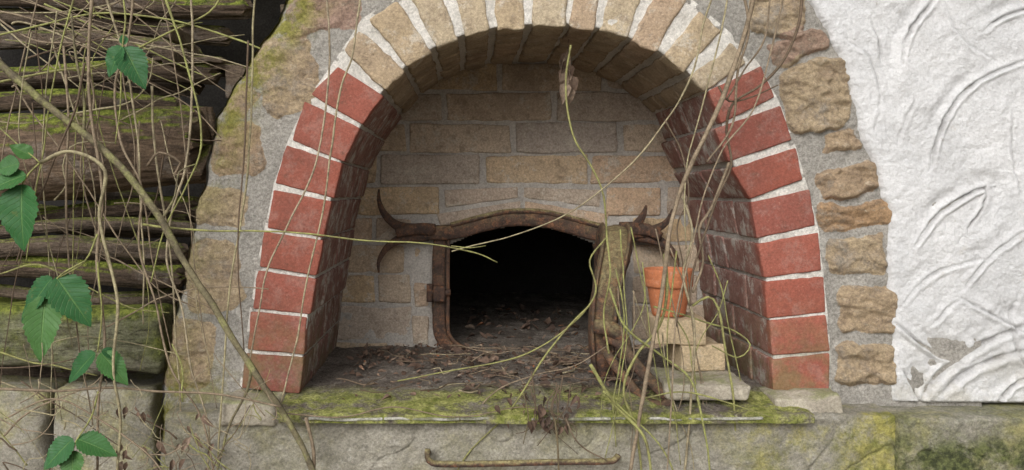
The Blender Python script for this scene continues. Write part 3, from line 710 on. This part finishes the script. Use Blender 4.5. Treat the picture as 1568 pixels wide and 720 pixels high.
VV=[([(205,343),(260,350),(330,352),(400,356),(480,360),(560,368),(640,374),(690,378),(735,388),(763,403)],-.12,4,2,.66),
([(690,378),(720,380),(745,376)],-.12,2,1.4,.66),
([(1095,-20),(1078,40),(1058,110),(1020,185),(972,245),(910,300),(850,338),(780,362),(720,378),(690,386)],-.08,3.5,2,Pl),
([(872,68),(867,120),(870,170),(882,215),(905,255),(922,300),(930,360),(936,420),(925,480),(935,540)],-.02,3.6,3,.68),
([(1158,-20),(1140,60),(1110,140),(1085,200),(1055,258),(1035,310),(1024,370),(1014,440),(1000,520),(985,600),(960,740)],-.14,8,6,.3),
([(1230,-20),(1222,40),(1200,90),(1165,130),(1122,160),(1112,205),(1118,250),(1100,300),(1078,360),(1062,420),(1058,470)],-.10,5,3,.5),
([(1140,-20),(1145,50),(1128,120),(1120,190),(1085,250)],-.12,5,3,.35),
([(1100,130),(1118,155),(1150,150),(1190,128)],-.10,4,2,.5),
([(1118,250),(1090,320),(1068,350),(1075,400),(1060,450)],-.1,5,4,.3),
([(1180,-10),(1172,60),(1140,110),(1115,150)],-.1,3,3,.3),
([(500,-20),(503,80),(498,180),(480,260),(445,340),(410,410),(395,480),(380,560)],-.1,3.5,2.8,Pl),
([(555,-20),(540,80),(520,140),(506,230),(495,320),(470,430),(455,520),(430,620)],-.12,3.5,2.8,Pl),
([(392,-20),(388,90),(382,200),(374,320),(352,440),(345,560),(330,740)],-.12,3.5,2.8,Pl),
([(140,-20),(135,90),(138,180),(155,300),(148,400),(160,520),(150,620),(148,740)],-.18,5,4,.2),
([(205,-20),(198,60),(178,130),(185,220),(215,290),(212,380),(235,460),(262,560),(310,640),(330,740)],-.14,4,3,T_),
([(292,-20),(296,90),(292,180),(282,260),(262,320),(256,400),(276,470),(292,560),(320,650),(315,740)],-.12,4,3,Pl),
([(60,250),(110,232),(160,262),(150,330),(170,400),(180,470),(172,560),(185,640),(178,740)],-.2,6,4,Pl),
([(225,255),(245,235),(275,250),(268,268),(300,262)],-.12,5,3,.4),
([(-20,595),(80,597),(160,594),(250,600),(330,602),(430,620)],-.18,5,3,.3),
([(-20,130),(80,108),(160,96),(240,60),(320,20),(345,-20)],-.1,4,3,.66),
([(-20,60),(60,40),(150,22),(260,28),(360,60),(400,75)],-.1,3,3,.7),
([(-20,20),(50,60),(120,70),(200,110),(290,160),(340,210)],-.1,3,2,T_),
([(0,420),(60,405),(120,430),(200,470),(260,480)],-.14,3,2,.7),
([(10,640),(80,610),(150,640),(220,690),(260,740)],-.2,3,3,T_),
([(900,470),(870,505),(835,545),(808,590),(770,640),(720,690),(690,740)],-.1,3.5,2.2,.69),
([(930,365),(905,400),(912,450),(870,500),(800,545),(700,565),(610,585)],.05,3,2,.69),
([(935,440),(960,500),(1010,545),(1055,580),(1075,640),(1090,740)],-.12,4,3,G_),
([(1000,470),(1045,480),(1090,495),(1125,505),(1148,528),(1130,545),(1090,530)],-.02,3.5,2,.7),
([(1060,470),(1085,455),(1100,470),(1112,540),(1122,620),(1128,740)],-.08,4,3,.68),
([(1020,390),(1022,450),(1012,500),(975,545),(955,600),(975,660),(985,740)],-.12,5,4,.65),
([(985,610),(1040,600),(1090,610),(1180,640)],-.13,3,2,G_),
([(905,560),(945,620),(985,670),(1000,740)],-.15,6,4,.66),
([(925,600),(955,630),(1010,680),(1040,740)],-.15,3,3,.7),
([(430,632),(520,640),(600,625),(700,640),(800,622),(860,640)],-.125,2.5,1.5,.4),
([(865,640),(880,670),(900,690),(930,705)],-.14,3,2,.45),([(850,640),(855,680),(858,740)],-.14,3.5,3,.5),([(800,600),(808,640),(800,680)],-.14,2,1.5,.5),
([(470,640),(478,690),(480,740)],-.15,6,6,.35),([(0,90),(40,160),(90,220),(140,300),(190,380),(240,440),(300,470)],-.1,3,2,T_),
([(1045,300),(1060,360),(1045,420),(1065,500),(1060,600),(1045,740)],-.1,4,4,Pl),
([(1118,-20),(1098,70),(1072,170),(1052,240),(1046,310),(1052,380)],-.13,3,2,.97),
([(1205,-20),(1180,80),(1150,170),(1108,230),(1078,300),(1060,380),(1040,470),(1030,560),(1020,740)],-.15,3,2.5,.25),
([(1020,185),(1045,235),(1052,300),(1038,350),(1046,420),(1036,500)],-.09,3,2,.45),
([(720,640),(760,600),(820,575),(880,560),(930,530)],-.06,2.5,1.5,.3)]
for pts,y,w,w2,rn in VV: vine(mb,pts,y,w,w2,rnd=rn+random.uniform(-.03,.03),ys=[y+random.uniform(-.012,.012) for _ in pts])
mb.make('tangled_vines',M_vine)
mb=MB();R=random.Random(5)
def rv(x0,y0,x1,y1,yd,w,amp,rn):
    n=6;pts=[];a1=R.uniform(-amp,amp);a2=R.uniform(-amp,amp)*.5;p=R.uniform(0,3)
    for i in range(n):
        t=i/(n-1);b=a1*math.sin(math.pi*t)+a2*math.sin(2*math.pi*t+p)
        pts.append((x0+(x1-x0)*t+b*.8,y0+(y1-y0)*t+b*.6))
    vine(mb,pts,yd,w,rnd=rn,jit=3)
cl=[.2,.25,.3,.5,.66,.75,.95,.97]
for i in range(24): # hanging strands over the wood stack
    x=R.uniform(-30,390);rv(x,R.uniform(-60,200),x+R.uniform(-110,90),R.uniform(380,760),R.uniform(-.2,-.02),R.uniform(1.6,4),R.uniform(15,60),R.choice(cl))
for i in range(38): # twiggy mess at top
    rv(R.uniform(-60,200),R.uniform(-40,140),R.uniform(120,400),R.uniform(-40,160),R.uniform(-.08,.12),R.uniform(1.5,3.8),R.uniform(15,60),R.choice(cl))
for i in range(18): # cross strands
    x=R.uniform(-60,200);y=R.uniform(140,700);rv(x,y,x+R.uniform(80,260),y+R.uniform(-110,110),R.uniform(-.15,-.02),R.uniform(1.5,3.5),R.uniform(15,50),R.choice(cl))
for i in range(64): # bottom-left dry tangle
    x=R.uniform(-20,420);y=R.uniform(610,760);rv(x,y,x+R.uniform(-90,90),y+R.uniform(-110,60),R.uniform(-.25,-.1),R.uniform(1.3,3.2),R.uniform(10,30),R.choice(cl))
for i in range(16):
    x=R.uniform(930,1110);rv(x,R.uniform(330,520),x+R.uniform(-60,60),R.uniform(620,760),R.uniform(-.13,-.02),R.uniform(1.6,3),R.uniform(10,40),R.choice([.66,.68,.72,.3,.96]))
mb.make('dry_twig_tangle',M_vine)
mb=MB()
for i in range(95):  # twigs lying on the hearth
    x=R.gauss(.14,.17);y=R.uniform(-.04,.42);a=R.uniform(0,3.14);L=R.uniform(.03,.13)
    if abs(x-.12)>.36: continue
    z0=.898+.010*(y>.2)+.03*math.exp(-((x-.17)/.1)**2-((y-.12)/.09)**2)*R.random()
    q=[[x+math.cos(a)*L*t+R.uniform(-.008,.008),max(-.09,min(.48,y+math.sin(a)*L*t)),z0+R.uniform(0,.014)] for t in (-.5,-.15,.2,.5)]
    tube(mb,catmull(q,.012),np.linspace(.0014,.0007,len(catmull(q,.012)))*R.uniform(.7,1.4),sides=5,rnd=R.choice([.5,.4,.2,.3,.45,.97]))
mb.make('hearth_twigs',M_vine)
# bramble leaves
def bramble(name,leaves,stems,y):
    e=empty(name);mb=MB()
    for (b,t,w,yb,yt,nrm) in leaves: leaf(mb,P(*b,y+yb),P(*t,y+yt),w*(D+y)/F,normal=nrm,fold=random.uniform(.12,.35),curl=random.uniform(.03,.16),nu=34,nv=8)
    mb.make('leaves',M_leaf,e);mb=MB()
    for s in stems: vine(mb,s,y,3,2,rnd=.75,jit=0)
    mb.make('stem',M_vine,e)
bramble('bramble_sprig',[((190,72),(222,134),46,0,-.01,(.25,-1,.35)),((186,70),(164,118),38,0,0,(-.4,-1,.2)),((192,68),(186,52),14,0,.01,(0,-1,.6))],[[(187,-20),(192,30),(188,70),(184,160),(176,220)]],-.2)
bramble('bramble_sprig',[((40,268),(-22,288),42,0,-.02,(-.2,-.8,.6)),((34,282),(28,384),66,0,-.02,(-.1,-1,.15)),((50,240),(14,222),26,0,-.01,(.3,-1,.5)),((30,250),(-10,262),34,0,0,(.1,-1,.4))],[[(60,250),(44,266),(34,282)],[(-20,180),(20,215),(50,240),(60,250)]],-.22)
bramble('bramble_sprig',[((70,452),(58,554),56,0,-.03,(.15,-1,.2)),((86,424),(138,498),60,0,-.01,(.3,-1,.4)),((80,425),(28,492),46,0,.01,(-.5,-1,.5))],[[(130,400),(95,420),(76,440),(70,455)],[(150,360),(130,400),(85,428)]],-.22)
bramble('bramble_sprig',[((146,540),(100,586),36,0,0,(-.3,-1,.6)),((154,540),(196,588),38,0,-.01,(.4,-1,.5)),((156,536),(190,552),18,0,.01,(.2,-1,1))],[[(150,400),(155,480),(150,540)]],-.2)
bramble('bramble_sprig',[((112,672),(62,718),44,0,-.02,(-.2,-1,.7)),((118,672),(180,696),40,0,0,(.1,-.8,.9)),((112,690),(108,740),38,0,-.02,(0,-1,.3))],[[(150,600),(140,640),(115,680),(112,700)]],-.22)
# ---------------------------------------------------------------- dead leaves
mb=MB();R=random.Random(11)
def dl(x,y,z,L):
    a=R.uniform(0,6.28);tilt=R.uniform(-.4,.5)
    b=np.array([x,y,z]);t=b+L*np.array([math.cos(a)*math.cos(tilt),math.sin(a)*math.cos(tilt),abs(math.sin(tilt))])
    leaf(mb,b,t,L*R.uniform(.3,.7),normal=(R.uniform(-.8,.8),R.uniform(-.8,.3),1),fold=R.uniform(.2,1.1),curl=R.uniform(-.5,.6),nu=7,nv=4,ser=.1,rnd=min(1,abs(R.gauss(.5,.27))),twist=R.uniform(-1.5,1.5))
for i in range(900):
    x=R.gauss(.14,.22);y=R.uniform(-.05,.48)
    if R.random()<.25: x=R.gauss(.18,.10);y=R.gauss(.15,.10)
    if R.random()<.3: x=R.uniform(-.28,.1);y=R.gauss(.33,.1)
    if x<-.27 or x>.56 or y>.5 or y<-.05: continue
    pile=.03*math.exp(-((x-.17)/.1)**2-((y-.12)/.09)**2)
    dl(x,y,.893-.014*max(0,-y/.1)+.008*(y>.2)+R.random()*(pile+.006),R.choice([R.uniform(.005,.012),R.uniform(.008,.026)]))
for i in range(70): dl(R.uniform(.0,.33),R.uniform(.55,1.2),.9+R.random()*.01,R.uniform(.015,.035))
mb.make('dead_leaves',M_dead)
mb=MB();e=empty('withered_plant')
for i in range(38):
    px=R.gauss(838,32);py=R.uniform(595,655);b=P(px,py,R.uniform(-.14,-.11));L=R.uniform(.01,.026)
    t=b+L*np.array([R.uniform(-.6,.6),R.uniform(-.3,.3),-1])
    leaf(mb,b,t,L*R.uniform(.3,.6),normal=(R.uniform(-1,1),-1,R.uniform(-.5,.5)),fold=R.uniform(.4,1.2),curl=R.uniform(-.3,.5),nu=7,nv=4,rnd=R.uniform(0,.5),twist=R.uniform(-2,2))
for i in range(26):
    px=R.uniform(180,330);py=R.uniform(620,716);b=P(px,py,R.uniform(-.2,-.1));L=R.uniform(.012,.03)
    leaf(mb,b,b+L*np.array([R.uniform(-.8,.8),R.uniform(-.3,.3),-1]),L*.4,normal=(R.uniform(-1,1),-1,0),fold=.8,curl=.3,nu=7,nv=4,rnd=R.uniform(.6,.95),twist=1)
mb.make('withered_leaves',M_dead,e);mb=MB()
for i in range(8):
    x=R.gauss(840,25);vine(mb,[(x,R.uniform(570,600)),(x+R.uniform(-20,20),625),(x+R.uniform(-30,30),655),(x+R.uniform(-40,40),R.uniform(660,700))],-.125,2.2,1.2,rnd=.5)
mb.make('stems',M_vine,e)
mb=MB();e=empty('hanging_dried_leaf')
for i in range(10):
    b=P(868+R.uniform(-7,7),80+i*6,.12);leaf(mb,b,b+np.array([R.uniform(-.02,.02),R.uniform(-.01,.01),-.045]),.026,normal=(R.uniform(-1,1),-1,0),fold=.7,curl=.2,nu=9,nv=4,rnd=R.uniform(.7,.94),twist=1.2)
tube(mb,catmull([P(872,50,.12),P(869,80,.12),P(868,120,.12)],.01),.0015,sides=5,rnd=.8)
mb.make('dried_blades',M_dead,e)
# ---------------------------------------------------------------- light + camera
w=bpy.data.worlds.new('World');bpy.context.scene.world=w;w.use_nodes=True;nt=w.node_tree
bg=nt.nodes['Background'];sky=nt.nodes.new('ShaderNodeTexSky');sky.sky_type='NISHITA';sky.sun_disc=False
EL,AZ=34,202
sky.sun_elevation=math.radians(EL);sky.sun_rotation=math.radians(AZ);sky.dust_density=4
hs=nt.nodes.new('ShaderNodeHueSaturation');hs.inputs['Saturation'].default_value=.10
nt.links.new(sky.outputs[0],hs.inputs['Color']);nt.links.new(hs.outputs[0],bg.inputs[0]);bg.inputs[1].default_value=.15
sl=bpy.data.lights.new('sun','SUN');sl.energy=1.5;sl.angle=math.radians(34);sl.color=(1,.96,.90)
so=bpy.data.objects.new('sun',sl);bpy.context.collection.objects.link(so)
el=math.radians(EL);az=math.radians(AZ);dv=Vector((math.sin(az)*math.cos(el),math.cos(az)*math.cos(el),math.sin(el)))
so.rotation_euler=dv.to_track_quat('Z','Y').to_euler()
cam=bpy.data.cameras.new('camera');co=bpy.data.objects.new('camera',cam);bpy.context.collection.objects.link(co)
co.location=(0,-D,ZC);co.rotation_euler=(math.radians(90),0,0);cam.sensor_width=36;cam.lens=36*F/1568
cam.shift_x=(784-VX)/1568;cam.shift_y=-(360-VY)/1568;cam.clip_start=.05;cam.clip_end=1500
sc=bpy.context.scene;sc.camera=co
sc.view_settings.view_transform='Standard';sc.view_settings.look='None';sc.view_settings.exposure=0
